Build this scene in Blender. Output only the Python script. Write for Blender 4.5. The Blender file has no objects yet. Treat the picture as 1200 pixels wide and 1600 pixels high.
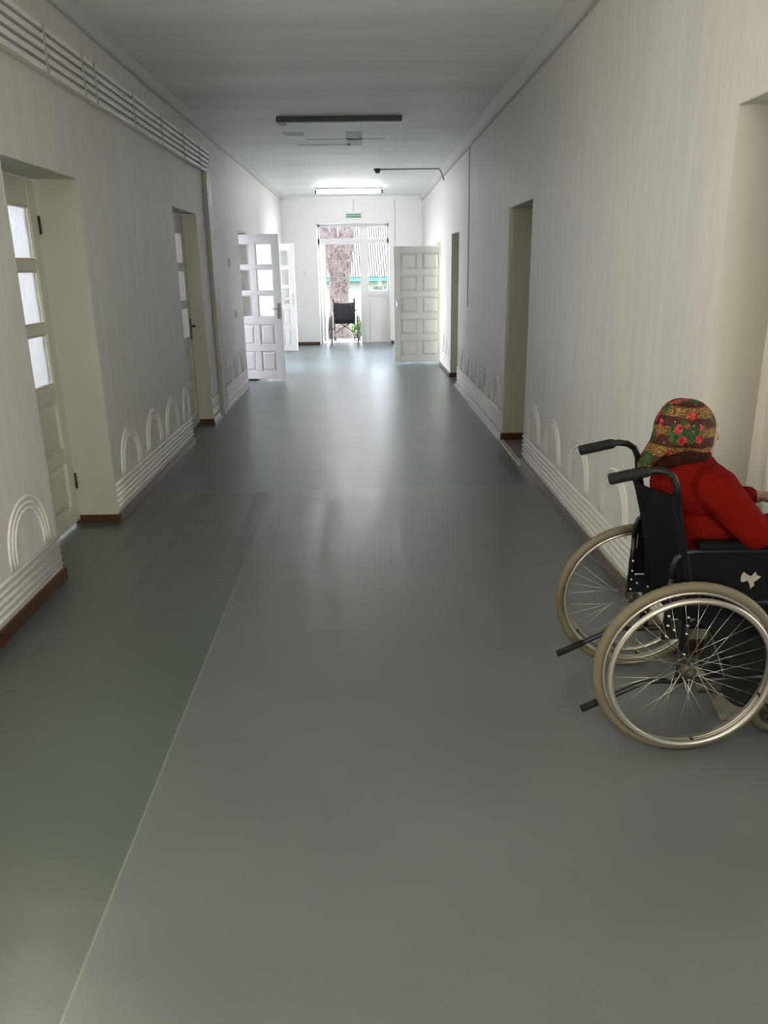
import bpy, math, random
from mathutils import Vector, Matrix
random.seed(7)
S = bpy.context.scene
COL = S.collection
PI = math.pi

# ------------------------------------------------------------------ camera
cam_d = bpy.data.cameras.new('camera')
cam = bpy.data.objects.new('camera', cam_d)
COL.objects.link(cam)
cam_d.sensor_fit = 'HORIZONTAL'; cam_d.sensor_width = 36.0; cam_d.lens = 36.0 * 1195 / 1200
cam_d.clip_start = 0.05; cam_d.clip_end = 300
cam.matrix_world = Matrix(((0.99949824, 0.02274887, -0.02204006, 0),
                           (-0.02790063, 0.3029211, -0.95260714, 0),
                           (-0.01499434, 0.95274409, 0.30340381, 1.55),
                           (0, 0, 0, 1)))
S.camera = cam

# ------------------------------------------------------------------ view
S.view_settings.view_transform = 'Standard'
S.view_settings.look = 'None'
S.view_settings.exposure = 0.65
S.view_settings.gamma = 1.0
S.view_settings.use_curve_mapping = False

# ------------------------------------------------------------------ world, sun, large lights
W = bpy.data.worlds.new('sky'); S.world = W; W.use_nodes = True
wn = W.node_tree.nodes; wl = W.node_tree.links
bg = wn['Background']
bg.inputs[0].default_value = (0.86, 0.93, 1.0, 1); bg.inputs[1].default_value = 5.5

def area(name, loc, aim, sx, sy, power, color):
    d = bpy.data.lights.new(name, 'AREA'); d.shape = 'RECTANGLE'; d.size = sx; d.size_y = sy
    d.energy = power; d.color = color
    o = bpy.data.objects.new(name, d); COL.objects.link(o); o.location = loc
    o.rotation_euler = Vector(aim).to_track_quat('-Z', 'Z').to_euler()
    return o
sun_d = bpy.data.lights.new('sun', 'SUN'); sun_d.energy = 6.0; sun_d.angle = 0.009; sun_d.color = (1, .96, .9)
sun = bpy.data.objects.new('sun', sun_d); COL.objects.link(sun)
sun.rotation_euler = Vector((0.30, -0.14, -0.94)).to_track_quat('-Z', 'Y').to_euler()
# daylight through the windows of the side rooms
area('window_light_left_far', (-4.6, 15.1, 1.7), (1, 0, -.05), 1.8, 2.2, 100, (0.92, 0.96, 1.0))
area('window_light_left_mid', (-4.6, 11.2, 1.7), (1, 0, -.05), 1.6, 1.8, 100, (0.88, 0.91, 1.0))
area('window_light_left_near', (-4.6, 4.3, 1.7), (1, 0, 0), 1.6, 2.4, 70, (0.90, 0.93, 1.0))
area('fill_light_left_hall', (-4.6, 13.1, 1.6), (1, 0, -.03), 1.8, 2.0, 300, (0.93, 0.96, 1.0))  # added source behind an unseen opening, brightens the far end
area('window_light_left_second', (-4.6, 7.6, 1.7), (1, 0, 0), 1.6, 1.8, 30, (0.94, 0.96, 1.0))
area('window_light_right_far', (4.4, 15.5, 1.6), (-1, 0, -.02), 2.0, 2.2, 560, (0.95, 0.97, 1.0))
area('window_light_right_near', (3.9, 2.3, 1.15), (-1, 0, -.05), 1.4, 1.2, 26, (1.0, 0.96, 0.88))
# window and lamp at the camera's own end of the corridor
area('lamp_behind', (-0.35, -0.4, 2.86), (0, 0, -1), 1.3, 0.12, 30, (1.0, 0.92, 0.76))
area('side_window_behind', (-1.56, 2.2, 1.95), (1, 0.0, 0.08), 1.4, 1.3, 20, (1.0, 0.92, 0.78))
area('fill_light_behind', (1.12, -2.2, 1.75), (-.36, 1, 0.06), 0.22, 2.0, 84, (1.0, 0.95, 0.84))  # added narrow fill, kept off the right recess, lights the left wall
_p = area('doorway_portal', (-.17, 17.5, 1.23), (0, -1, 0), 1.5, 2.4, 1, (1, 1, 1)); _p.data.cycles.is_portal = True

# ------------------------------------------------------------------ materials
MATS = {}
def nmat(name):
    m = bpy.data.materials.new(name); m.use_nodes = True
    MATS[name] = m
    return m, m.node_tree.nodes, m.node_tree.links, m.node_tree.nodes['Principled BSDF']
def N(ns, t, **kw):
    n = ns.new(t)
    for k, v in kw.items():
        if k in n.inputs: n.inputs[k].default_value = v
        else: setattr(n, k, v)
    return n
def plain(name, c, rough=.5, metal=0, bump=0, bscale=60, var=0, spec=.5, dist=.004):
    m, ns, ls, b = nmat(name)
    b.inputs['Base Color'].default_value = (*c, 1); b.inputs['Roughness'].default_value = rough
    b.inputs['Metallic'].default_value = metal; b.inputs['Specular IOR Level'].default_value = spec
    tc = N(ns, 'ShaderNodeTexCoord')
    nz = N(ns, 'ShaderNodeTexNoise', Scale=bscale, Detail=4.0)
    ls.new(tc.outputs['Object'], nz.inputs['Vector'])
    if bump:
        bp = N(ns, 'ShaderNodeBump', Strength=bump, Distance=dist)
        ls.new(nz.outputs['Fac'], bp.inputs['Height']); ls.new(bp.outputs[0], b.inputs['Normal'])
    if var:
        nz2 = N(ns, 'ShaderNodeTexNoise', Scale=bscale * .15, Detail=3.0)
        ls.new(tc.outputs['Object'], nz2.inputs['Vector'])
        mx = N(ns, 'ShaderNodeMix', data_type='RGBA')
        mx.inputs[6].default_value = (*[x * (1 - var) for x in c], 1)
        mx.inputs[7].default_value = (*[min(1, x * (1 + var)) for x in c], 1)
        ls.new(nz2.outputs['Fac'], mx.inputs[0]); ls.new(mx.outputs[2], b.inputs['Base Color'])
    return m

def wall_mat():
    m, ns, ls, b = nmat('wall_plaster')
    b.inputs['Roughness'].default_value = .55; b.inputs['Specular IOR Level'].default_value = .35
    tc = N(ns, 'ShaderNodeTexCoord')
    mp = N(ns, 'ShaderNodeMapping'); mp.inputs['Scale'].default_value = (30, 30, 7)
    nz = N(ns, 'ShaderNodeTexNoise', Scale=1.0, Detail=6.0, Roughness=.65)
    ls.new(tc.outputs['Object'], mp.inputs[0]); ls.new(mp.outputs[0], nz.inputs['Vector'])
    mp2 = N(ns, 'ShaderNodeMapping'); mp2.inputs['Scale'].default_value = (13, 13, 1.6)
    nz2 = N(ns, 'ShaderNodeTexNoise', Scale=1.0, Detail=3.0)
    ls.new(tc.outputs['Object'], mp2.inputs[0]); ls.new(mp2.outputs[0], nz2.inputs['Vector'])
    ad = N(ns, 'ShaderNodeMath', operation='MULTIPLY_ADD'); ad.inputs[1].default_value = 1.4
    ls.new(nz2.outputs['Fac'], ad.inputs[0]); ls.new(nz.outputs['Fac'], ad.inputs[2])
    bp = N(ns, 'ShaderNodeBump', Strength=.36, Distance=.006)
    ls.new(ad.outputs[0], bp.inputs['Height']); ls.new(bp.outputs[0], b.inputs['Normal'])
    mx = N(ns, 'ShaderNodeMix', data_type='RGBA')
    mx.inputs[6].default_value = (.57, .565, .55, 1); mx.inputs[7].default_value = (.71, .70, .67, 1)
    ls.new(nz2.outputs['Fac'], mx.inputs[0]); ls.new(mx.outputs[2], b.inputs['Base Color'])
    return m
wall_mat()
plain('far_wall', (.90, .90, .905), .6, bump=.1, bscale=30)
plain('jamb_paint', (.47, .46, .395), .5, bump=.12, bscale=25, var=.03)
plain('relief', (.72, .70, .67), .45, bump=.1, bscale=40)
plain('door_paint', (.62, .61, .54), .35, bump=.06, bscale=20)
plain('door_paint_white', (.80, .785, .80), .35, bump=.05, bscale=20)
plain('door_paint_grey', (.60, .60, .56), .4, bump=.05, bscale=20)
plain('brown_board', (.060, .024, .011), .35, bump=.1, bscale=15, var=.2)
plain('brown_board_pale', (.13, .095, .08), .32, bump=.1, bscale=15, var=.2)
plain('pale_board', (.55, .54, .52), .3, bump=.2, bscale=12)
plain('duct_white', (.76, .75, .73), .3)
plain('duct_grey', (.42, .41, .38), .4)
plain('steel', (.62, .62, .60), .28, 1)
plain('dark_metal', (.03, .028, .026), .35, .3)
plain('pvc', (.86, .85, .87), .3)
plain('sill_white', (.85, .85, .86), .5)
plain('fixture_grey', (.045, .045, .045), .5)
plain('plastic_white', (.8, .8, .78), .35)
plain('black_paint', (.006, .006, .0065), .35, spec=.35)
plain('black_fabric', (.0045, .0045, .005), .85, bump=.3, bscale=300, spec=.12)
plain('charcoal_fabric', (.05, .05, .06), .6, bump=.2, bscale=200)
plain('rubber_grip', (.008, .008, .0075), .6, bump=.4, bscale=400, spec=.3)
plain('tyre', (.12, .105, .062), .65, bump=.35, bscale=120, var=.1)
plain('tyre_grey', (.16, .16, .17), .6)
plain('rim_alloy', (.40, .38, .33), .38, .8)
plain('spoke_steel', (.55, .53, .48), .35, 1)
plain('hub', (.06, .055, .04), .45, .4)
plain('skin', (.28, .16, .105), .5, bump=.1, bscale=90, var=.08)
plain('red_knit', (.118, .0045, .003), .9, bump=.5, bscale=14, var=.12, spec=.04, dist=.05)
plain('dark_skirt', (.007, .0065, .007), .85, bump=.2, bscale=120)
plain('scarf_brown', (.022, .007, .005), .9, bump=.4, bscale=140, var=.4, spec=.08)
plain('scarf_hem', (.38, .08, .03), .7, bump=.4, bscale=240)
plain('slipper', (.12, .11, .085), .8, bump=.3, bscale=160)
plain('foam_white', (.3, .28, .23), .8)
plain('chair_steel', (.16, .15, .16), .35, .5)
plain('bark_scar', (.12, .11, .105), .9, bump=.5, bscale=20)
plain('cornice', (.60, .60, .59), .7, bump=.3, bscale=14)
plain('clamp_paint', (.42, .41, .39), .5)
plain('eye', (.6, .58, .55), .2)
plain('beige_lino', (.22, .20, .16), .3, bump=.1, bscale=30, var=.08)
plain('fascia_teal', (.07, .20, .23), .6)
plain('house_wall', (.225, .245, .215), .8)
plain('house_letter', (.02, .025, .03), .8)
plain('concrete', (.72, .71, .70), .8, bump=.2, bscale=20)
plain('sign_green', (.05, .26, .17), .4)
plain('sign_white', (.85, .86, .84), .4)
plain('leaf_green', (.09, .17, .03), .7, var=.3)

def ceiling_mat():
    m, ns, ls, b = nmat('ceiling_paint')
    b.inputs['Roughness'].default_value = .5; b.inputs['Specular IOR Level'].default_value = .6
    tc = N(ns, 'ShaderNodeTexCoord')
    mp = N(ns, 'ShaderNodeMapping'); mp.inputs['Scale'].default_value = (.22, 1.3, 1)
    nz = N(ns, 'ShaderNodeTexNoise', Scale=1.0, Detail=5.0, Roughness=.6)
    ls.new(tc.outputs['Object'], mp.inputs[0]); ls.new(mp.outputs[0], nz.inputs['Vector'])
    mx = N(ns, 'ShaderNodeMix', data_type='RGBA')
    mx.inputs[6].default_value = (.70, .725, .725, 1); mx.inputs[7].default_value = (.88, .90, .905, 1)
    rp = N(ns, 'ShaderNodeMapRange'); rp.inputs[1].default_value = .3; rp.inputs[2].default_value = .65
    ls.new(nz.outputs['Fac'], rp.inputs[0]); ls.new(rp.outputs[0], mx.inputs[0])
    ls.new(mx.outputs[2], b.inputs['Base Color'])
    bp = N(ns, 'ShaderNodeBump', Strength=.5, Distance=.03)
    ls.new(nz.outputs['Fac'], bp.inputs['Height']); ls.new(bp.outputs[0], b.inputs['Normal'])
    return m
ceiling_mat()
plain('ceiling_patch', (.56, .575, .58), .6)

def floor_mat():
    m, ns, ls, b = nmat('linoleum')
    tc = N(ns, 'ShaderNodeTexCoord'); sp = N(ns, 'ShaderNodeSeparateXYZ')
    ls.new(tc.outputs['Object'], sp.inputs[0])
    def math(op, a, bb, c=None):
        n = N(ns, 'ShaderNodeMath', operation=op)
        for i, v in enumerate((a, bb, c)):
            if v is None: continue
            if isinstance(v, (int, float)): n.inputs[i].default_value = v
            else: ls.new(v, n.inputs[i])
        return n.outputs[0]
    def mix(f, a, bb):
        n = N(ns, 'ShaderNodeMix', data_type='RGBA'); ls.new(f, n.inputs[0])
        for i, v in ((6, a), (7, bb)):
            if isinstance(v, tuple): n.inputs[i].default_value = v
            else: ls.new(v, n.inputs[i])
        return n.outputs[2]
    X, Y = sp.outputs[0], sp.outputs[1]
    left = math('LESS_THAN', X, -.69)
    near = math('LESS_THAN', Y, 5.43)
    base = mix(left, (.107, .123, .117, 1), (.070, .093, .078, 1))      # two rolls of linoleum
    base = mix(near, (.070, .106, .120, 1), base)                       # a bluer roll beyond the cross seam
    s1 = math('LESS_THAN', math('ABSOLUTE', math('ADD', X, .69), 0), .0035)
    s1 = math('MULTIPLY', s1, math('LESS_THAN', Y, 3.9))
    s2 = math('LESS_THAN', math('ABSOLUTE', math('SUBTRACT', Y, 5.43), 0), .007)
    s3 = math('LESS_THAN', math('ABSOLUTE', math('SUBTRACT', Y, 3.8), 0), .004)
    s3 = math('MULTIPLY', s3, math('MULTIPLY', math('GREATER_THAN', X, -1.0), .4))
    seam = math('MAXIMUM', s1, math('MAXIMUM', s2, s3))
    base = mix(math('MULTIPLY', seam, .34), base, (.30, .31, .29, 1))
    fine = N(ns, 'ShaderNodeTexNoise', Scale=420.0, Detail=2.0); ls.new(tc.outputs['Object'], fine.inputs['Vector'])
    big = N(ns, 'ShaderNodeTexNoise', Scale=1.6, Detail=4.0); ls.new(tc.outputs['Object'], big.inputs['Vector'])
    v = math('MULTIPLY_ADD', fine.outputs['Fac'], .5, .55)
    v2 = math('MULTIPLY_ADD', big.outputs['Fac'], .4, .99)
    vv = math('MULTIPLY', v, v2)
    hs = N(ns, 'ShaderNodeMix', data_type='RGBA', blend_type='MULTIPLY'); hs.inputs[0].default_value = 1
    cb = N(ns, 'ShaderNodeCombineColor')
    for i in range(3): ls.new(vv, cb.inputs[i])
    ls.new(base, hs.inputs[6]); ls.new(cb.outputs[0], hs.inputs[7])
    ls.new(hs.outputs[2], b.inputs['Base Color'])
    # seams (lengthwise one and two across) and long ripples as relief
    mp = N(ns, 'ShaderNodeMapping'); mp.inputs['Scale'].default_value = (5.5, .5, 1); mp.inputs['Rotation'].default_value = (0, 0, .10)
    rn = N(ns, 'ShaderNodeTexNoise', Scale=1.0, Detail=1.5); ls.new(tc.outputs['Object'], mp.inputs[0]); ls.new(mp.outputs[0], rn.inputs['Vector'])
    mp2 = N(ns, 'ShaderNodeMapping'); mp2.inputs['Scale'].default_value = (1.2, 3.0, 1)
    rn2 = N(ns, 'ShaderNodeTexNoise', Scale=1.0, Detail=2.0); ls.new(tc.outputs['Object'], mp2.inputs[0]); ls.new(mp2.outputs[0], rn2.inputs['Vector'])
    zone = math('MULTIPLY', math('GREATER_THAN', Y, 3.0), near)
    zone = math('MULTIPLY', zone, math('LESS_THAN', X, .2))
    h = math('MULTIPLY', rn.outputs['Fac'], math('MULTIPLY_ADD', zone, .9, .12))
    h = math('ADD', h, math('MULTIPLY', rn2.outputs['Fac'], .30))
    mp3 = N(ns, 'ShaderNodeMapping'); mp3.inputs['Scale'].default_value = (1.3, 7.0, 1)
    rn3 = N(ns, 'ShaderNodeTexNoise', Scale=1.0, Detail=2.0); ls.new(tc.outputs['Object'], mp3.inputs[0]); ls.new(mp3.outputs[0], rn3.inputs['Vector'])
    h = math('ADD', h, math('MULTIPLY', rn3.outputs['Fac'], .07))
    h = math('SUBTRACT', h, math('MULTIPLY', seam, .25))
    bp = N(ns, 'ShaderNodeBump', Strength=.55, Distance=.03); ls.new(h, bp.inputs['Height'])
    bp2 = N(ns, 'ShaderNodeBump', Strength=.10, Distance=.001); ls.new(fine.outputs['Fac'], bp2.inputs['Height'])
    ls.new(bp.outputs[0], bp2.inputs['Normal']); ls.new(bp2.outputs[0], b.inputs['Normal'])
    rr = math('MULTIPLY_ADD', big.outputs['Fac'], .10, .33)
    ls.new(rr, b.inputs['Roughness'])
    b.inputs['Specular IOR Level'].default_value = .6
    b.inputs['Coat Weight'].default_value = .65; b.inputs['Coat Roughness'].default_value = .27
    ls.new(bp2.outputs[0], b.inputs['Coat Normal'])
    return m
floor_mat()

def glass_mat(name, col, frost, alpha=None):
    m, ns, ls, b = nmat(name)
    b.inputs['Base Color'].default_value = (*col, 1); b.inputs['Roughness'].default_value = frost
    b.inputs['Transmission Weight'].default_value = 1; b.inputs['IOR'].default_value = 1.15
    if frost > .05:
        tc = N(ns, 'ShaderNodeTexCoord'); mp = N(ns, 'ShaderNodeMapping'); mp.inputs['Scale'].default_value = (70, 70, 14)
        nz = N(ns, 'ShaderNodeTexNoise', Scale=1.0, Detail=3.0)
        ls.new(tc.outputs['Object'], mp.inputs[0]); ls.new(mp.outputs[0], nz.inputs['Vector'])
        bp = N(ns, 'ShaderNodeBump', Strength=.8, Distance=.01); ls.new(nz.outputs['Fac'], bp.inputs['Height']); ls.new(bp.outputs[0], b.inputs['Normal'])
    return m
glass_mat('clear_glass', (.97, .98, 1), 0.0)
glass_mat('frosted_glass', (.97, .98, 1), .42)

def emis(name, c, s):
    m, ns, ls, b = nmat(name)
    b.inputs['Emission Color'].default_value = (*c, 1); b.inputs['Emission Strength'].default_value = s
    b.inputs['Base Color'].default_value = (.8, .8, .8, 1)
emis('lit_tube', (1, .93, .91), 60.0)

def bark_mat():
    m, ns, ls, b = nmat('bark'); b.inputs['Roughness'].default_value = .9
    tc = N(ns, 'ShaderNodeTexCoord'); mp = N(ns, 'ShaderNodeMapping'); mp.inputs['Scale'].default_value = (16, 16, 8)
    ls.new(tc.outputs['Object'], mp.inputs[0])
    nz = N(ns, 'ShaderNodeTexNoise', Scale=.9, Detail=7.0, Roughness=.7); ls.new(mp.outputs[0], nz.inputs['Vector'])
    vo = N(ns, 'ShaderNodeTexVoronoi', Scale=1.3, feature='DISTANCE_TO_EDGE'); ls.new(mp.outputs[0], vo.inputs['Vector'])
    rp = N(ns, 'ShaderNodeValToRGB'); e = rp.color_ramp.elements
    e[0].position = .34; e[0].color = (.05, .038, .038, 1); e[1].position = .62; e[1].color = (.20, .155, .15, 1)
    ls.new(nz.outputs['Fac'], rp.inputs[0]); ls.new(rp.outputs[0], b.inputs['Base Color'])
    bp = N(ns, 'ShaderNodeBump', Strength=1, Distance=.05); ls.new(vo.outputs['Distance'], bp.inputs['Height']); ls.new(bp.outputs[0], b.inputs['Normal'])
bark_mat()
def grass_mat():
    m, ns, ls, b = nmat('lawn'); b.inputs['Roughness'].default_value = .9
    tc = N(ns, 'ShaderNodeTexCoord'); nz = N(ns, 'ShaderNodeTexNoise', Scale=2.2, Detail=8.0); ls.new(tc.outputs['Object'], nz.inputs['Vector'])
    rp = N(ns, 'ShaderNodeValToRGB'); e = rp.color_ramp.elements
    e[0].position = .35; e[0].color = (.06, .10, .025, 1); e[1].position = .65; e[1].color = (.20, .19, .12, 1)
    ls.new(nz.outputs['Fac'], rp.inputs[0]); ls.new(rp.outputs[0], b.inputs['Base Color'])
grass_mat()
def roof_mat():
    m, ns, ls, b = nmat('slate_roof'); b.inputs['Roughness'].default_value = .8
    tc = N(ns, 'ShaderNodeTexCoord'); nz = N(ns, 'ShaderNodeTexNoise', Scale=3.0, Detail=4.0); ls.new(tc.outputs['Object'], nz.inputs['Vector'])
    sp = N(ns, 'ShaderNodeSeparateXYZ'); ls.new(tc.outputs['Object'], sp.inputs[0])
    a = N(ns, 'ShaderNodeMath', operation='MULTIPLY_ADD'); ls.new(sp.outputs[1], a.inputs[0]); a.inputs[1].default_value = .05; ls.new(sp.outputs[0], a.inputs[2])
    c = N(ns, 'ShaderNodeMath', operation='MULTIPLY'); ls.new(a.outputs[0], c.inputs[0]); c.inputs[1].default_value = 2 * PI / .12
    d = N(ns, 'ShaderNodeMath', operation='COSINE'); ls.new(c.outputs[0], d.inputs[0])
    rp = N(ns, 'ShaderNodeValToRGB'); e = rp.color_ramp.elements       # shade of the furrows painted into the colour
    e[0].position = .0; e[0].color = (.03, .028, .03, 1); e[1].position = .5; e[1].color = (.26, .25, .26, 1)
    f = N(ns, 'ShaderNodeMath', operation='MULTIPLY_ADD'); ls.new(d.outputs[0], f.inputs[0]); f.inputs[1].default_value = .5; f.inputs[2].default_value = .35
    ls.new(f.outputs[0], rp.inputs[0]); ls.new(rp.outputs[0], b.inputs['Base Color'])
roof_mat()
def scarf_mat():
    m, ns, ls, b = nmat('floral_scarf'); b.inputs['Roughness'].default_value = .7; b.inputs['Specular IOR Level'].default_value = .2
    tc = N(ns, 'ShaderNodeTexCoord')
    def noise(s, d=3.0):
        n = N(ns, 'ShaderNodeTexNoise', Scale=s, Detail=d); ls.new(tc.outputs['Object'], n.inputs['Vector']); return n.outputs['Fac']
    def ramp(src, a, c, ca=(0, 0, 0, 1), cc=(1, 1, 1, 1), const=False):
        r = N(ns, 'ShaderNodeValToRGB'); e = r.color_ramp.elements
        if const: r.color_ramp.interpolation = 'CONSTANT'
        e[0].position = a; e[1].position = c; e[0].color = ca; e[1].color = cc; ls.new(src, r.inputs[0]); return r.outputs[0]
    def mix(f, a, c):
        n = N(ns, 'ShaderNodeMix', data_type='RGBA'); ls.new(f, n.inputs[0])
        for i, v in ((6, a), (7, c)):
            if isinstance(v, tuple): n.inputs[i].default_value = v
            else: ls.new(v, n.inputs[i])
        return n.outputs[2]
    base = mix(noise(30), (.018, .006, .005, 1), (.06, .014, .008, 1))
    wv = N(ns, 'ShaderNodeTexWave', Scale=5.0, Distortion=2.2); wv.bands_direction = 'Z'; ls.new(tc.outputs['Object'], wv.inputs['Vector'])
    gold = mix(ramp(noise(210, 1.0), .47, .55), (.07, .022, .008, 1), (.24, .15, .04, 1))
    c = mix(ramp(wv.outputs['Fac'], .52, .60), base, gold)
    green = mix(ramp(noise(90, 2.0), .42, .6), (.015, .035, .012, 1), (.035, .08, .018, 1))
    c = mix(ramp(noise(13, 2.0), .54, .60), c, green)
    wob = N(ns, 'ShaderNodeVectorMath', operation='MULTIPLY_ADD')
    nzc = N(ns, 'ShaderNodeTexNoise', Scale=60.0, Detail=2.0); ls.new(tc.outputs['Object'], nzc.inputs['Vector'])
    ls.new(nzc.outputs['Color'], wob.inputs[0]); wob.inputs[1].default_value = (.022, .022, .022); ls.new(tc.outputs['Object'], wob.inputs[2])
    vo = N(ns, 'ShaderNodeTexVoronoi', Scale=21.0); vo.inputs['Randomness'].default_value = .85; ls.new(wob.outputs[0], vo.inputs['Vector'])
    red = mix(ramp(noise(120, 2.0), .4, .62), (.20, .006, .008, 1), (.42, .06, .07, 1))
    c = mix(ramp(vo.outputs['Distance'], .30, .34, (1, 1, 1, 1), (0, 0, 0, 1)), c, red)
    vo2 = N(ns, 'ShaderNodeTexVoronoi', Scale=55.0); ls.new(tc.outputs['Object'], vo2.inputs['Vector'])
    c = mix(ramp(vo2.outputs['Distance'], .13, .17, (1, 1, 1, 1), (0, 0, 0, 1)), c, (.26, .20, .13, 1))
    ls.new(c, b.inputs['Base Color'])
    bp = N(ns, 'ShaderNodeBump', Strength=.4, Distance=.004); ls.new(noise(300, 1.0), bp.inputs['Height']); ls.new(bp.outputs[0], b.inputs['Normal'])
scarf_mat()

# ------------------------------------------------------------------ mesh helpers
class MB:
    def __init__(s): s.v = []; s.f = []; s.sm = []
    def add(s, vs, fs, smooth=False):
        o = len(s.v); s.v += [tuple(v) for v in vs]
        for f in fs: s.f.append(tuple(i + o for i in f)); s.sm.append(smooth)
        return s
    def box(s, x0, x1, y0, y1, z0, z1):
        x0, x1 = sorted((x0, x1)); y0, y1 = sorted((y0, y1)); z0, z1 = sorted((z0, z1))
        return s.add([(x0, y0, z0), (x1, y0, z0), (x1, y1, z0), (x0, y1, z0), (x0, y0, z1), (x1, y0, z1), (x1, y1, z1), (x0, y1, z1)],
                     [(0, 3, 2, 1), (4, 5, 6, 7), (0, 1, 5, 4), (1, 2, 6, 5), (2, 3, 7, 6), (3, 0, 4, 7)])
    def tube(s, pts, r, n=10, close=False, cap=True, flat=None):
        P = [Vector(p) for p in pts]; m = len(P)
        rs = r if isinstance(r, (list, tuple)) else [r] * m
        vs = []; prev = None
        for i in range(m):
            if close: t = (P[(i + 1) % m] - P[i - 1])
            else: t = P[min(i + 1, m - 1)] - P[max(i - 1, 0)]
            t.normalize()
            if prev is None:
                a = Vector((0, 0, 1)) if abs(t.z) < .9 else Vector((1, 0, 0))
                u = t.cross(a).normalized()
            else:
                u = (prev - t * prev.dot(t)).normalized()
            prev = u; w = t.cross(u)
            for k in range(n):
                an = 2 * PI * k / n
                vs.append(P[i] + (u * math.cos(an) + w * math.sin(an)) * rs[i])
        fs = []
        for i in range(m if close else m - 1):
            j = (i + 1) % m
            for k in range(n):
                l = (k + 1) % n
                fs.append((i * n + k, i * n + l, j * n + l, j * n + k))
        if not close and cap:
            fs.append(tuple(range(n - 1, -1, -1))); fs.append(tuple((m - 1) * n + k for k in range(n)))
        return s.add(vs, fs, True)
    def rings(s, rings, cap=True, smooth=True):
        n = len(rings[0]); vs = [p for r in rings for p in r]; fs = []
        for i in range(len(rings) - 1):
            for k in range(n):
                l = (k + 1) % n; fs.append((i * n + k, i * n + l, (i + 1) * n + l, (i + 1) * n + k))
        if cap:
            fs.append(tuple(range(n - 1, -1, -1))); fs.append(tuple((len(rings) - 1) * n + k for k in range(n)))
        return s.add(vs, fs, smooth)
    def ell(s, c, r, n=20, m=14, rot=None):
        R = rot or Matrix.Identity(3); c = Vector(c); vs = []; fs = []
        vs.append(c + R @ Vector((0, 0, r[2])))
        for i in range(1, m):
            ph = PI * i / m
            for k in range(n):
                th = 2 * PI * k / n
                vs.append(c + R @ Vector((r[0] * math.sin(ph) * math.cos(th), r[1] * math.sin(ph) * math.sin(th), r[2] * math.cos(ph))))
        vs.append(c + R @ Vector((0, 0, -r[2]))); L = len(vs) - 1
        for k in range(n): fs.append((0, 1 + k, 1 + (k + 1) % n))
        for i in range(m - 2):
            for k in range(n):
                a = 1 + i * n + k; b = 1 + i * n + (k + 1) % n; fs.append((a, a + n, b + n, b))
        for k in range(n): fs.append((L, 1 + (m - 2) * n + (k + 1) % n, 1 + (m - 2) * n + k))
        return s.add(vs, fs, True)
    def caps(s, pts, rs):                                   # chain of overlapping round-ended limbs
        for p, r in zip(pts, rs): s.ell(p, (r, r, r), 14, 10)
        for i in range(len(pts) - 1): s.tube([pts[i], pts[i + 1]], [rs[i], rs[i + 1]], 14)
        return s
    def torus(s, c, R, r, axis='y', n=64, k=10):
        pts = []
        for i in range(n):
            a = 2 * PI * i / n; ca, sa = R * math.cos(a), R * math.sin(a)
            pts.append({'y': (c[0] + ca, c[1], c[2] + sa), 'x': (c[0], c[1] + ca, c[2] + sa), 'z': (c[0] + ca, c[1] + sa, c[2])}[axis])
        return s.tube(pts, r, k, close=True)
    def cyl(s, a, b, r, n=16): return s.tube([a, b], r, n)
    def obj(s, name, mat, parent=None, bevel=0, smooth_all=False):
        me = bpy.data.meshes.new(name); me.from_pydata(s.v, [], s.f); me.update()
        me.polygons.foreach_set('use_smooth', [x or smooth_all for x in s.sm])
        me.materials.append(MATS[mat] if isinstance(mat, str) else mat)
        o = bpy.data.objects.new(name, me); COL.objects.link(o)
        if parent: o.parent = parent
        if bevel:
            b = o.modifiers.new('bevel', 'BEVEL'); b.width = bevel; b.segments = 2; b.limit_method = 'ANGLE'
        return o
def B(name, mat, parent, *b, bevel=0):
    m = MB()
    for q in b: m.box(*q)
    return m.obj(name, mat, parent, bevel)
def tag(o, label=None, cat=None, group=None, kind=None):
    for k, v in (('label', label), ('category', cat), ('group', group), ('kind', kind)):
        if v: o[k] = v
    return o
def empty(name, loc=(0, 0, 0), rz=0, **kw):
    o = bpy.data.objects.new(name, None); COL.objects.link(o); o.location = loc; o.rotation_euler = (0, 0, rz)
    o.empty_display_size = .1
    return tag(o, **kw)
def kids(o): return [c for c in COL.objects if c.parent == o]
def copy_tree(o, parent=None):
    ch = kids(o); c = o.copy(); COL.objects.link(c); c.parent = parent
    for k in ch: copy_tree(k, c)
    return c
def arc(c, r, a0, a1, n, plane='xz', const=0):
    out = []
    for i in range(n + 1):
        a = math.radians(a0 + (a1 - a0) * i / n); u, w = c[0] + r * math.cos(a), c[1] + r * math.sin(a)
        out.append((u, const, w) if plane == 'xz' else (const, u, w))
    return out
def text(name, body, size, mat, loc, rot, parent=None, ext=.001, sx=1):
    cu = bpy.data.curves.new(name, 'FONT'); cu.body = body; cu.size = size; cu.extrude = ext
    cu.align_x = 'CENTER'; cu.align_y = 'CENTER'
    t = bpy.data.objects.new(name, cu); COL.objects.link(t)
    bpy.context.view_layer.update()
    me = bpy.data.meshes.new_from_object(t.evaluated_get(bpy.context.evaluated_depsgraph_get()))
    bpy.data.objects.remove(t); o = bpy.data.objects.new(name, me); COL.objects.link(o)
    me.materials.clear(); me.materials.append(MATS[mat])
    o.location = loc; o.rotation_euler = rot; o.scale = (sx, 1, 1)
    if parent: o.parent = parent
    return o

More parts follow.
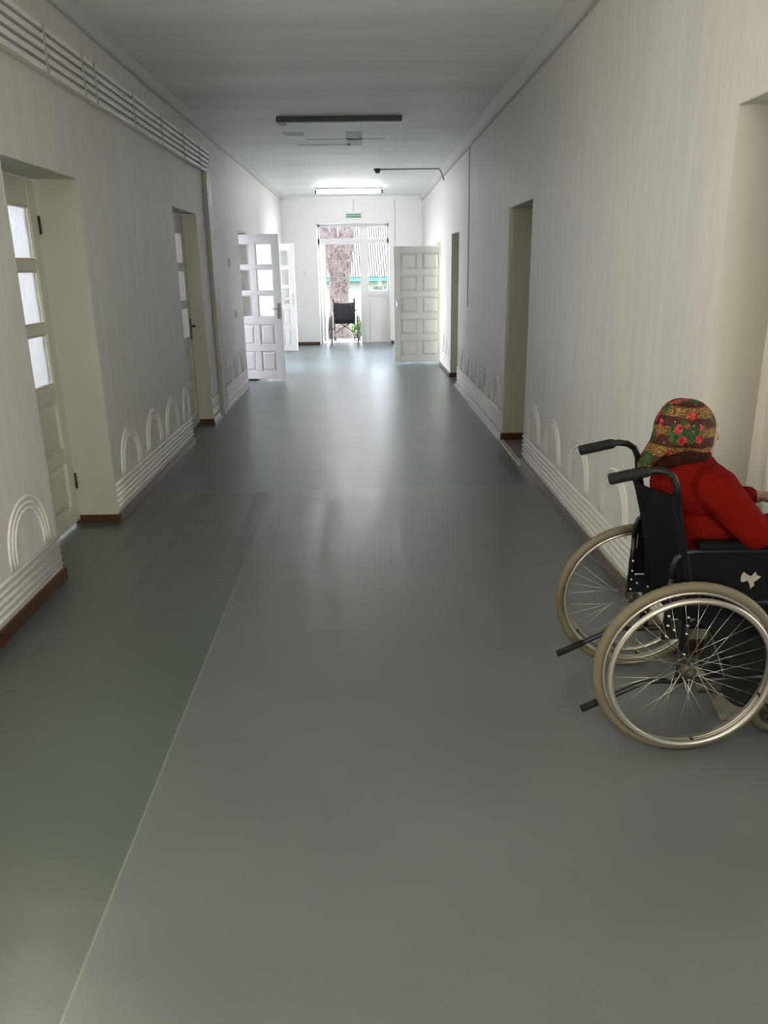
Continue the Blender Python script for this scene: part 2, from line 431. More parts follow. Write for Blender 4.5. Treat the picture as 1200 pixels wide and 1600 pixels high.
# ------------------------------------------------------------------ room shell
XL, XR, ZC, YF = -1.62, 1.28, 2.97, 16.9
TL, TR = -1.90, 1.54            # outer faces of the corridor walls
Y0 = -4.0
ST = 'structure'
m = MB(); m.add([(XL - .02, Y0, 0), (XR + .02, Y0, 0), (XR + .02, 17.4, 0), (XL - .02, 17.4, 0)], [(0, 1, 2, 3)])
pl = [(3.82, 4.80, 2.07), (7.13, 8.12, 2.09), (10.78, 11.5, 2.06), (12.5, 13.7, 2.0), (14.75, 15.6, 2.04)]  # fourth opening added unseen behind the open leaf to let light in
pr = [(1.72, 2.83, 2.06), (6.06, 7.02, 2.03), (10.55, 11.42, 2.0), (12.95, 13.7, 1.96), (14.7, 15.7, 1.96)]  # last opening likewise added out of sight to light the far end
for a, b, z in pl: m.add([(-5, a, 0), (XL - .02, a, 0), (XL - .02, b, 0), (-5, b, 0)], [(0, 1, 2, 3)])
for a, b, z in pr: m.add([(XR + .02, a, 0), (5, a, 0), (5, b, 0), (XR + .02, b, 0)], [(0, 1, 2, 3)])
tag(m.obj('floor', 'linoleum'), kind=ST)
tag(B('ceiling', 'ceiling_paint', None, (-5.1, 5.1, Y0 - .1, 17.4, ZC, ZC + .12)), kind=ST)
def side_wall(name, x0, x1, pk, zbot=0):
    mb = MB(); prev = Y0
    for a, b, z in pk:
        mb.box(x0, x1, prev, a, -.05, ZC + .02); mb.box(x0, x1, a, b, z, ZC + .02); prev = b
    mb.box(x0, x1, prev, YF + .01, -.05, ZC + .02)
    return tag(mb.obj(name, 'wall_plaster'), kind=ST)
wl_ = side_wall('wall_left', TL, XL, pl)
wr_ = side_wall('wall_right', XR, TR, pr)
# smooth painted linings of the door recesses
def lining(parent, x0, x1, a, b, z):
    e = .004
    B('recess_lining', 'jamb_paint', parent, (x0, x1, b - e, b + .001, 0, z), (x0, x1, a - .001, a + e, 0, z), (x0, x1, a, b, z - e, z + .001))
for a, b, z in pl: lining(wl_, TL + .001, XL - .001, a, b, z)
for a, b, z in pr: lining(wr_, XR + .001, TR - .001, a, b, z)
# far wall with the garden doorway
D0, D1, DZ = -.93, .60, 2.47
tag(B('wall_back', 'far_wall', None, (-5, D0, YF, 17.4, -.4, ZC + .02), (D1, 5, YF, 17.4, -.4, ZC + .02), (D0, D1, YF, 17.4, DZ, ZC + .02)), kind=ST)
tag(B('wall_front', 'far_wall', None, (-5, 5, Y0 - .12, Y0, -.05, ZC)), kind=ST)
# side rooms seen through open doors and panes
for nm, x0, x1 in (('wall_left_outer', -5.1, -5.0), ('wall_right_outer', 5.0, 5.1)):
    tag(B(nm, 'far_wall', None, (x0, x1, Y0, YF, -.05, ZC)), kind=ST)
tag(B('wall_left_partition', 'far_wall', None, (-5, TL, 9.2, 9.3, 0, ZC), (-5, TL, 12.0, 12.1, 0, ZC), (-5, TL, 14.2, 14.3, 0, ZC), (-5, TL, 6.4, 6.5, 0, ZC)), kind=ST)
tag(B('wall_right_partition', 'far_wall', None, (TR, 5, 4.4, 4.5, 0, ZC), (TR, 5, .9, 1.0, 0, ZC), (TR, 5, 12.0, 12.1, 0, ZC)), kind=ST)
tag(B('floor_side_rooms', 'beige_lino', None, (-5, TL, Y0, YF, -.05, -.003), (TR, 5, Y0, YF, -.05, -.003)), kind=ST)

# cornices: a sagging plaster cove along each side
def cove(name, xw, sgn, zlow, w):
    rings = []; n = 60
    for i in range(n + 1):
        y = Y0 + (YF - Y0) * i / n; q = .004 * math.sin(y * 1.7) + .003 * math.sin(y * 4.3)
        rings.append([(xw, y, zlow + q), (xw + sgn * .012, y, zlow + q), (xw + sgn * (.016 + .3 * w), y, zlow + q + .3 * (ZC - zlow)),
                      (xw + sgn * (w * .75), y, ZC - .25 * (ZC - zlow)), (xw + sgn * (w + q), y, ZC - .006), (xw + sgn * (w + q), y, ZC), (xw, y, ZC)])
    mb = MB(); mb.rings(rings)
    mb.tube([(xw + sgn * .004, r[0][1], r[0][2] - .006) for r in rings], .004, 6)
    return tag(mb.obj(name, 'cornice'), kind=ST)
cove('trim_1', XL, 1, 2.915, .07)
cove('trim_2', XR, -1, 2.875, .075)
tag(B('trim_3', 'far_wall', None, (XL, XR, YF - .03, YF, 2.90, ZC)), kind=ST)
tag(B('trim_4', 'duct_grey', None, (XR - .014, XR - .001, Y0, YF, 2.868, 2.874)), kind=ST)

# relief arches and ribs
def arch(parent, x, sgn, yc, hw=.225, z0=.26, top=.545):
    mb = MB()
    for k, sc in enumerate((1, .86, .72)):
        pts = []
        for i in range(25):
            a = PI * i / 24
            pts.append((x, yc + hw * sc * math.cos(a), z0 + (top - z0 - k * .028) * math.sin(a) ** .75 if 0 < i < 24 else z0))
        mb.tube(pts, .010, 6)
    mb.obj('arch_moulding', 'relief', parent)
def ribs(parent, x, a, b, wav=0):
    mb = MB()
    for k in range(5):
        z = .095 + k * .036
        pts = [(x, a + (b - a) * i / 12, z + wav * math.sin(i * 1.7)) for i in range(13)]
        mb.tube(pts, .0125, 8)
    mb.obj('rib_band', 'relief', parent)
for a, b in ((Y0, 3.81), (4.81, 7.12), (8.13, 8.50), (8.86, 10.77), (11.51, 12.49), (13.71, 14.74), (15.61, 16.88)): ribs(wl_, XL, a, b)
for a, b in ((Y0, 1.71), (2.84, 6.05), (7.03, 10.54), (11.43, 12.94), (13.71, 14.69), (15.71, 16.88)): ribs(wr_, XR, a, b, .003)
for y in (1.6, 2.25, 2.87, 3.50, 5.20, 5.83, 6.42, 6.95, 8.32, 9.05, 9.6, 10.15, 10.6, 11.8, 12.24, 14.0, 14.45): arch(wl_, XL, 1, y, hw=.14 if y in (6.95, 8.32, 10.6) else .225)
for y in (3.12, 3.76, 4.44, 5.10, 5.70, 7.36, 8.03, 8.70, 9.28, 9.9, 10.35, 11.75, 12.25, 12.72): arch(wr_, XR, -1, y, hw=.14 if y > 10.3 and y < 10.5 else .225)

# skirting boards
def board(name, mat, segs):
    mb = MB()
    for q in segs: mb.box(*q)
    return tag(mb.obj(name, mat, None, .003), kind=ST)
t = .018
board('baseboard_left', 'brown_board', [(XL, XL + t, Y0, 3.83, 0, .066), (TL, XL + t, 4.78, 4.80, 0, .05), (TL, XL + t, 8.10, 8.12, 0, .05), (TL, XL + .05, 11.48, 11.5, 0, .06)])
board('baseboard_left_middle', 'brown_board_pale', [(XL, XL + t, 4.80, 7.13, 0, .055)])
board('baseboard_left_far', 'pale_board', [(XL, XL + .03, 8.12, 8.50, 0, .022), (XL, XL + t, 8.12, 8.50, .022, .065), (XL, XL + .03, 8.86, 10.78, 0, .022), (XL, XL + t, 8.86, 10.78, .022, .065), (XL, XL + t, 11.5, 12.5, 0, .06), (XL, XL + t, 13.7, 14.75, 0, .06), (XL, XL + t, 15.6, YF, 0, .06)])
board('baseboard_right', 'brown_board', [(XR - t, TR, 7.0, 7.02, 0, .065), (XR - t, TR, 11.40, 11.42, 0, .06), (XR - t, 1.47, 2.81, 2.83, 0, .065), (XR - .08, TR, 13.62, 13.64, 0, .05)])
board('baseboard_right_near', 'brown_board_pale', [(XR - t, XR, Y0, 1.72, 0, .06), (XR - t, XR, 2.83, 6.06, 0, .058), (XR - t, XR, 11.42, 12.95, 0, .05), (XR - t, XR, 13.7, 14.7, 0, .05), (XR - t, XR, 15.7, YF, 0, .05)])
board('baseboard_right_middle', 'pale_board', [(XR - .045, XR, 7.02, 10.55, 0, .018), (XR - t, XR, 7.02, 10.55, .018, .06)])
board('baseboard_back', 'brown_board', [(XL + .02, D0, YF - .02, YF, 0, .06), (D1, XR - .02, YF - .02, YF, 0, .06)])

# beige floor of the right-hand recess with its metal strip
tag(B('trim_5', 'beige_lino', None, (XR + .01, TR, 6.07, 6.99, -.02, .004)), kind=ST)
tag(B('trim_6', 'pale_board', None, (XR - .035, XR + .012, 6.02, 7.00, 0, .007), bevel=.003), kind=ST)

# ------------------------------------------------------------------ panelled doors
def leaf(name, w, h, mat, rows, cols=2, glazed=3, th=.04, handle='lever', hmat='steel', hz=.98, hinge_side=1, glass='frosted_glass', hx=None):
    """hinge at x=0; rows = list of (z0, z1) from the bottom; the top `glazed` rows are lites"""
    root = empty(name)
    st = .105; mid = .07
    iw = (w - 2 * st - (cols - 1) * mid) / cols
    xs = [(st + c * (iw + mid), st + c * (iw + mid) + iw) for c in range(cols)]
    fr = MB(); fr.box(0, st, -th / 2, th / 2, .012, h); fr.box(w - st, w, -th / 2, th / 2, .012, h)
    zs = [.012] + [z for r in rows for z in r] + [h]
    for i in range(0, len(zs), 2): fr.box(st, w - st, -th / 2, th / 2, zs[i], zs[i + 1])
    for c in range(cols - 1):
        for (z0, z1) in rows: fr.box(xs[c][1], xs[c + 1][0], -th / 2, th / 2, z0, z1)
    for (x0, x1) in xs:                                     # sticking around each opening
        for i, (z0, z1) in enumerate(rows):
            b = .012; q = th / 2 - .004
            for r in ((x0, x0 + b, z0, z1), (x1 - b, x1, z0, z1), (x0, x1, z0, z0 + b), (x0, x1, z1 - b, z1)): fr.box(r[0], r[1], -q, q, r[2], r[3])
    fr.obj('door_frame_panel' if 0 else 'stiles_and_rails', mat, root, .003)
    n = len(rows)
    for (x0, x1) in xs:
        for i, (z0, z1) in enumerate(rows):
            if i >= n - glazed:
                B('glass_pane', glass, root, (x0 + .002, x1 - .002, -.003, .003, z0 + .002, z1 - .002))
            else:
                mb = MB(); b = .045
                for s_ in (-1, 1):
                    y0, y1 = s_ * .004, s_ * (th / 2 - .003)
                    o = [(x0 + .012, y0, z0 + .012), (x1 - .012, y0, z0 + .012), (x1 - .012, y0, z1 - .012), (x0 + .012, y0, z1 - .012)]
                    p = [(x0 + b, y1, z0 + b), (x1 - b, y1, z0 + b), (x1 - b, y1, z1 - b), (x0 + b, y1, z1 - b)]
                    mb.rings([o, p] if s_ > 0 else [p, o], smooth=False)
                mb.obj('raised_panel', mat, root)
    hx = hx or w - .05
    for s_ in (-1, 1):
        mb = MB()
        if handle == 'lever':
            mb.box(hx - .018, hx + .018, s_ * (th / 2), s_ * (th / 2 + .007), hz - .11, hz + .11)
            mb.tube([(hx, s_ * th / 2, hz + .03), (hx, s_ * (th / 2 + .045), hz + .03), (hx - .03, s_ * (th / 2 + .05), hz + .03), (hx - .12, s_ * (th / 2 + .048), hz + .032)], .009, 10)
        else:
            mb.box(hx - .012, hx + .012, s_ * (th / 2), s_ * (th / 2 + .005), hz - .09, hz + .09)
            mb.tube([(hx, s_ * th / 2, hz - .06), (hx, s_ * (th / 2 + .035), hz - .045), (hx, s_ * (th / 2 + .04), hz), (hx, s_ * (th / 2 + .035), hz + .045), (hx, s_ * th / 2, hz + .06)], .008, 10)
        mb.obj('door_handle', hmat, root)
    for z in (.27, h - .24):
        for s_ in (-1, 1):
            MB().cyl((0, s_ * (th / 2 + .004), z - .05), (0, s_ * (th / 2 + .004), z + .05), .008, 10).obj('hinge', 'dark_metal', root)
    tag(root, kind=ST)
    return root
R5 = [(.12, .42), (.50, .80), (.90, 1.20), (1.255, 1.555), (1.61, 1.90)]
R10 = [(.11, .37), (.46, .72), (.81, 1.07), (1.16, 1.42), (1.51, 1.77)]
def place(o, loc, rz, sc=1): o.location = loc; o.rotation_euler = (0, 0, rz); return o
# left side, near to far
d = leaf('door_1', .95, 2.045, 'door_paint', R5, hinge_side=1); place(d, (-1.885, 4.785, .014), -PI / 2)
d = leaf('door_2', .96, 2.06, 'door_paint', R5, hmat='dark_metal'); place(d, (-1.775, 7.145, .012), PI / 2)
d = leaf('door_3', .745, 2.02, 'door_paint_white', R5); place(d, (-1.895, 11.455, .012), math.radians(-6))
d = leaf('door_4', .60, 2.02, 'door_paint_white', R5); place(d, (-1.89, 15.56, .012), math.radians(-8))
# right side
d = leaf('door_5', .85, 1.87, 'door_paint_grey', R10, glazed=0, handle='pull', hz=.95); place(d, (1.375, 13.17, .02), PI)
d = leaf('door_6', .93, 2.0, 'door_paint_grey', R10, glazed=0); place(d, (1.525, 6.08, .012), PI / 2)
d = leaf('door_7', .84, 1.975, 'door_paint_grey', R10, glazed=0); place(d, (1.525, 10.57, .012), PI / 2)
# frame and open leaf of the doorway the woman is entering
fr = B('door_8', 'door_paint', None, (1.475, 1.56, 2.765, 2.83, 0, 2.05), (1.475, 1.56, 1.72, 1.785, 0, 2.05), (1.475, 1.56, 1.785, 2.765, 1.99, 2.05), bevel=.004)
tag(fr, kind=ST)
B('door_stop', 'door_paint', fr, (1.51, 1.56, 2.745, 2.765, 0, 1.99), (1.51, 1.56, 1.785, 1.805, 0, 1.99))
d = leaf('door_9', .93, 1.96, 'door_paint', R10, glazed=0); place(d, (1.60, 2.755, .012), math.radians(6))

# ------------------------------------------------------------------ garden doorway (white plastic)
Yd0, Yd1 = 17.26, 17.34
pv = MB()
pv.box(D0, D0 + .055, Yd0, Yd1, 0, DZ - .0); pv.box(D1 - .05, D1, Yd0, Yd1, 0, DZ)
pv.box(D0, D1, Yd0, Yd1, DZ - .065, DZ); pv.box(-.03, .15, Yd0 - .01, Yd1, 0, DZ - .05); pv.box(D0, D1, Yd0, Yd1, 2.06, 2.17)
pv.box(.15, D1 - .05, Yd0, Yd1, .98, 1.10); pv.box(.15, D1 - .05, Yd0, Yd1, 0, .075)
pvo = tag(pv.obj('door_10', 'pvc', None, .006), kind=ST)
q = MB()
q.box(.15, D1 - .05, Yd0 + .02, Yd1 - .02, .075, .98); q.obj('lower_panel', 'pvc', pvo)
mb = MB()
for r in ((.165, .18, .09, .965), (D1 - .08, D1 - .065, .09, .965), (.165, D1 - .065, .09, .105), (.165, D1 - .065, .95, .965)): mb.box(r[0], r[1], Yd0 + .01, Yd0 + .022, r[2], r[3])
mb.obj('panel_bead', 'pvc', pvo)
B('glass_pane', 'clear_glass', pvo, (D0 + .055, -.03, Yd0 + .035, Yd0 + .042, 2.17, DZ - .065))
B('glass_pane', 'clear_glass', pvo, (.15, D1 - .05, Yd0 + .035, Yd0 + .042, 2.17, DZ - .065))
B('glass_pane', 'clear_glass', pvo, (.15, D1 - .05, Yd0 + .035, Yd0 + .042, 1.10, 2.06))
# leaf standing open outwards
lf = tag(B('door_11', 'pvc', None, (D0 + .06, D0 + .12, 17.36, 17.46, .03, 2.05), (D0 + .06, D0 + .12, 18.02, 18.12, .03, 2.05), (D0 + .06, D0 + .12, 17.46, 18.02, .03, .14), (D0 + .06, D0 + .12, 17.46, 18.02, 1.95, 2.05), bevel=.005), kind=ST)
B('glass_pane', 'clear_glass', lf, (D0 + .085, D0 + .092, 17.46, 18.02, .14, 1.95))
# bright plaster reveal and doorstep
tag(B('trim_7', 'sill_white', None, (D0 - .0, D0 + .012, YF - .002, Yd0, 0, DZ), (D1 - .012, D1, YF - .002, Yd0, 0, DZ), (D0, D1, YF - .002, Yd0, DZ - .012, DZ)), kind=ST)
tag(B('trim_8', 'concrete', None, (-1.6, 1.3, 17.4, 18.6, -.36, -.03)), kind=ST)

# ------------------------------------------------------------------ outside
g = MB(); g.add([(-25, 17.4, -.34), (25, 17.4, -.34), (25, 23.5, -.30), (-25, 23.5, -.30), (-30, 38, -1.9), (30, 38, -1.9), (-60, 90, -2.0), (60, 90, -2.0)],
                [(0, 1, 2, 3), (3, 2, 5, 4), (4, 5, 7, 6)])
tag(g.obj('ground', 'lawn'), kind=ST)
# tree with forking trunk
tree = empty('tree', (-.6, 21, -.34), label='thick rough-barked tree trunk forking in two outside the far glass doorway', cat='tree')
def trunk(mb, P, seedv, n=28, step=8):
    random.seed(seedv); ph = [random.uniform(0, 6) for _ in range(6)]
    rings = []
    for i in range(len(P) - 1):
        for k in range(step):
            f = k / step; a, b = P[i], P[i + 1]
            rings.append([a[j] + (b[j] - a[j]) * f for j in range(4)])
    rings.append(list(P[-1]))
    R = []
    for (x, y, z, r) in rings:
        ring = []
        for k in range(n):
            an = 2 * PI * k / n
            d_ = 1 + .07 * math.sin(3 * an + ph[0] + z) + .05 * math.sin(5 * an + ph[1] - z * 2) + .035 * math.sin(9 * an + ph[2] + z * 6) + .03 * math.sin(z * 9 + ph[3] + 2 * an)
            ring.append((x + r * d_ * math.cos(an), y + r * d_ * math.sin(an), z))
        R.append(ring)
    mb.rings(R)
mb = MB()
trunk(mb, [(-.01, 0, -.05, .40), (-.01, 0, .10, .34), (-.02, 0, .45, .27), (-.02, 0, .9, .245), (-.02, 0, 1.35, .24), (0, 0, 1.75, .27), (.0, 0, 2.1, .33), (-.01, 0, 2.4, .37), (-.01, 0, 2.62, .40)], 1)
mb.obj('trunk', 'bark', tree)
mb = MB(); trunk(mb, [(-.17, 0, 2.3, .22), (-.22, 0, 2.62, .23), (-.30, 0, 3.0, .21), (-.55, .1, 4.2, .17), (-.9, .2, 5.6, .11)], 2); mb.obj('limb', 'bark', tree)
mb = MB(); trunk(mb, [(.18, 0, 2.3, .22), (.22, 0, 2.65, .19), (.28, 0, 3.0, .18), (.5, -.1, 4.2, .15), (.8, -.2, 5.6, .10)], 3); mb.obj('limb', 'bark', tree)
mb = MB()
mb.torus((.08, -.235, 1.72), .105, .024, 'y', 24, 8); mb.torus((.15, -.24, 1.62), .06, .02, 'y', 24, 8)
mb.obj('knot', 'bark_scar', tree)
# low building with corrugated roof
bd = empty('building', (0, 40, -1.9), label='low pale building with teal eaves and corrugated roof beyond the tree', cat='building')
B('wall', 'house_wall', bd, (-14, 14, .35, 8, 0, 3.0))
B('eaves_board', 'fascia_teal', bd, (-14.3, 14.3, 0, .3, 2.86, 3.09))
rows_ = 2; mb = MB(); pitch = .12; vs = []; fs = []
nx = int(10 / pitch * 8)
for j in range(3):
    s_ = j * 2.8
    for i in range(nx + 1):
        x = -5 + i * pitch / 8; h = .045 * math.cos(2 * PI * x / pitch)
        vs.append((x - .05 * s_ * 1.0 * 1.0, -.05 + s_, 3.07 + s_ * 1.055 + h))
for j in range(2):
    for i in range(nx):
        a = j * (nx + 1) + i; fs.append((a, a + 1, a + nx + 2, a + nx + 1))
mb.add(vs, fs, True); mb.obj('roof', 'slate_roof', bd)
text('wall_lettering', 'МЕД', .19, 'house_letter', (.80, .33, 2.50), (PI / 2, 0, 0), bd)
text('wall_lettering', 'У', .19, 'house_letter', (1.16, .33, 2.50), (PI / 2, 0, 0), bd)
# shrubs at the foot of the building
def shrub(x, y, z, r, label, k):
    random.seed(k); mb = MB()
    for i in range(260):
        a = random.uniform(0, 2 * PI); b = random.uniform(0, 1) ** .5; hh = random.uniform(0, 1)
        c = Vector((r * b * math.cos(a), r * b * math.sin(a), hh * r * 1.5 * (1 - b * .5)))
        u = Vector((random.uniform(-1, 1), random.uniform(-1, 1), random.uniform(-.3, 1))).normalized() * .07
        w = u.cross(Vector((random.uniform(-1, 1), random.uniform(-1, 1), random.uniform(-1, 1)))).normalized() * .03
        mb.add([c - u, c + w, c + u, c - w], [(0, 1, 2, 3)])
    for i in range(6):
        a = i; mb.tube([(0, 0, -.1), (r * .5 * math.cos(a), r * .5 * math.sin(a), r)], .008, 5)
    o = mb.obj('shrub', 'leaf_green'); o.location = (x, y, z); return tag(o, label, 'shrub')
shrub(-1.18, 23.2, -.32, .32, 'small green shrub on the lawn left of the tree trunk', 4)
shrub(.02, 23.0, -.32, .42, 'leafy shrub on the lawn right of the tree trunk', 5)

# ------------------------------------------------------------------ ceiling fittings
def tube_light(x0, x1, y, lit, label):
    r = empty('fluorescent_light', ((x0 + x1) / 2, y, ZC), label=label, cat='light fixture')
    L = (x1 - x0) / 2
    B('housing', 'fixture_grey' if not lit else 'plastic_white', r, (-L, L, -.035, .035, -.045, 0), bevel=.006)
    if not lit: B('tube_cover', 'duct_grey', r, (-L + .02, -L + .10, -.02, .02, -.075, -.045))
    if lit:
      for s_ in (-1, 1): B('lamp_holder', 'fixture_grey', r, (s_ * L, s_ * (L - .035), -.022, .022, -.105, -.045), bevel=.003)
    if lit: MB().cyl((-L + .03, 0, -.085), (L - .03, 0, -.085), .014, 14).obj('tube', 'lit_tube', r)
    return r
tube_light(-.80, .43, 8.3, False, 'unlit grey fluorescent light fixture across the ceiling, nearest to the viewer')
tube_light(-.82, .42, 15.1, True, 'lit fluorescent tube glowing on the ceiling near the exit sign')
r = empty('smoke_detector', (.27, 12.45, ZC), label='small round smoke detector on the ceiling at the end of a thin conduit', cat='smoke detector')
MB().tube([(0, 0, 0), (0, 0, -.015), (0, 0, -.03)], [.055, .055, .05], 24).obj('base', 'fixture_grey', r)
MB().tube([(0, 0, -.03), (0, 0, -.05), (0, 0, -.06)], [.038, .036, .025], 24).obj('sensor_head', 'fixture_grey', r)
tag(MB().tube([(.33, 12.45, ZC - .01), (1.19, 12.43, ZC - .01), (1.215, 12.43, ZC - .045), (1.27, 12.43, 2.80)], .011, 8).obj('conduit', 'duct_grey'), 'thin conduit crossing the ceiling from smoke detector to right wall', 'conduit')
mb = MB()
for q in ((-.74, -.10, 10.0, 10.13), (-.82, -.60, 9.15, 9.4), (-.14, .04, 9.15, 10.13), (-.6, .3, 9.62, 9.70)): mb.box(q[0], q[1], q[2], q[3], ZC - .0015, ZC + .001)
tag(mb.obj('trim_9', 'ceiling_patch'), kind=ST)

# cable ducts: five nested runs along the left wall turning down
for k in range(5):
    z = 2.745 - k * .0475; y = 8.86 - k * .058; mb = MB()
    mb.box(XL + .001, XL + .05, Y0 + .1, y, z - .030, z)
    o = mb.obj('cable_duct', 'duct_white', None, .006)
    lab = ['topmost', 'second from top', 'middle', 'second from bottom', 'lowest'][k]
    tag(o, f'white horizontal cable duct high on the left wall, {lab} of five', 'cable duct', 'parallel cable ducts on the left wall')
    B('drop', 'duct_grey', o, (XL + .001, XL + .045, y - .045, y, .0, z - .03 if k == 4 else z - .03), bevel=.005)
cl = [(1.6, 'out'), (2.9, 'out'), (4.43, 'third nearest'), (4.99, ''), (5.20, ''), (6.01, ''), (6.80, ''), (7.58, ''), (8.29, '')]
names = {4.43: 'first', 4.99: 'second', 5.20: 'third', 6.01: 'fourth', 6.80: 'fifth', 7.58: 'sixth', 8.29: 'seventh'}
for y, nm in names.items():
    o = B('duct_clamp', 'clamp_paint', None, (XL + .0505, XL + .054, y - .012, y + .012, 2.522, 2.748))
    tag(o, f'upright clamp strap across the white cable ducts, {nm} from the left picture edge', 'clamp', 'clamps on the cable ducts')

# exit sign
r = empty('exit_sign', (-.14, YF, 2.585), label='green and white exit sign mounted above the far glass doorway', cat='sign')
B('housing', 'sign_white', r, (-.19, .19, -.035, 0, -.062, .085), bevel=.006)
B('face', 'sign_green', r, (-.155, .155, -.039, -.034, -.03, .045))
text('lettering', 'ЗАПАСНИЙ ВИХІД', .042, 'sign_white', (0, -.0395, .008), (PI / 2, 0, 0), r, sx=.82)
# wires and switches
tag(MB().tube([(.71, YF - .008, ZC - .07), (.71, YF - .008, .06)], .006, 6).obj('wire', 'ceiling_patch'), 'thin cable running down the far wall right of the doorway', 'cable')
tag(MB().tube([(-.14, YF - .008, 2.9), (-.14, YF - .008, 2.67)], .006, 6).obj('wire', 'ceiling_patch'), 'short cable rising from the exit sign to the ceiling', 'cable')
tag(MB().tube([(XR - .006, 9.62, 2.88), (XR - .006, 9.6, 2.0), (XR - .006, 9.58, 1.09)], .007, 6).obj('wire', 'duct_white'), 'thin white wire running down the right wall between recesses', 'cable')
def switch(loc, nx, label):
    r = empty('light_switch', loc, label=label, cat='switch')
    if nx: B('plate', 'plastic_white', r, (0, .022, -.04, .04, -.045, .045), bevel=.006); B('rocker', 'sign_white', r, (.02, .03, -.018, .018, -.028, .028), bevel=.003)
    else: B('plate', 'plastic_white', r, (-.04, .04, -.02, 0, -.045, .045), bevel=.006); B('rocker', 'sign_white', r, (-.018, .018, -.028, -.018, -.028, .028), bevel=.003)
switch((XL, 9.9, 1.65), 1, 'upper white wall switch left of the open glazed door')
switch((XL, 10.12, 1.03), 1, 'lower white wall switch left of the open glazed door')
switch((-1.17, YF, 1.5), 0, 'pale wall switch on the far wall left of the doorway')

# ------------------------------------------------------------------ wheelchairs
def wheel(root, side, fine, tyre_m, rim_m):
    yc = .285 * side
    w = MB(); R = .302
    w.torus((0, 0, 0), R - .032, .011, 'y', 72, 8); w.torus((0, -.010, 0), R - .034, .006, 'y', 72, 6); w.torus((0, .010, 0), R - .034, .006, 'y', 72, 6)
    wh = w.obj('wheel', rim_m, root); wh.location = (0, yc, R)
    ty = MB(); n = 120 if fine else 48; k = 12; rings = []
    for i in range(n):
        a = 2 * PI * i / n; ring = []
        for j in range(k):
            b = 2 * PI * j / k; rr = R - .0165 + .0165 * math.cos(b)
            if fine and j in (1, 2, 10, 11) and i % 2: rr -= .0014
            ring.append((rr * math.cos(a), .0165 * math.sin(b), rr * math.sin(a)))
        rings.append(ring)
    rings.append(rings[0]); ty.rings(rings, cap=False); ty.obj('tyre', tyre_m, wh)
    pr_ = MB(); pr_.torus((0, side * .042, 0), R - .047, .0095, 'y', 72, 10); pr_.obj('push_rim', rim_m, wh)
    lg = MB(); lg.tube([(R - .04, side * .004, 0), (R - .047, side * .036, 0)], .0045, 6); lo = lg.obj('rim_bracket', 'black_paint', wh)
    for q in range(6):
        o = lo if q == 0 else lo.copy()
        if q: COL.objects.link(o)
        o.rotation_euler = (0, 2 * PI * (q + .35) / 6, 0)
    hb = MB(); hb.cyl((0, -.030, 0), (0, .030, 0), .017, 20); hb.cyl((0, -.028, 0), (0, -.024, 0), .025, 24); hb.cyl((0, .024, 0), (0, .028, 0), .025, 24)
    hb.cyl((0, .03 * side, 0), (0, .042 * side, 0), .012, 16); hb.cyl((0, .042 * side, 0), (0, .046 * side, 0), .007, 12); hb.cyl((0, -.08 * side, 0), (0, 0, 0), .009, 12)
    hb.obj('hub', 'hub', wh)
    ns = 36 if fine else 24
    if fine:
        protos = []
        for q in range(4):
            s_ = -1 if q % 2 else 1; cr = 1 if q < 2 else -1
            mb = MB(); a1 = cr * math.radians(70)
            mb.tube([(.023 * math.cos(a1), s_ * .026, .023 * math.sin(a1)), (R - .040, 0, 0)], .0008, 5); protos.append(mb)
        sp = []
        for q in range(ns):
            if q < 4:
                o = protos[q].obj('spoke', 'spoke_steel', wh); sp.append(o)
            else:
                o = sp[q % 4].copy(); COL.objects.link(o)
            o.rotation_euler = (0, 2 * PI * q / ns + .06, 0)
    else:
        mb = MB()
        for q in range(ns):
            a = 2 * PI * q / ns; b = a + (.9 if q % 2 else -.9)
            mb.tube([(.03 * math.cos(b), .024 * (1 if q % 4 < 2 else -1), .03 * math.sin(b)), ((R - .04) * math.cos(a), 0, (R - .04) * math.sin(a))], .0012, 4)
        mb.obj('spokes', 'spoke_steel', wh)
    return wh
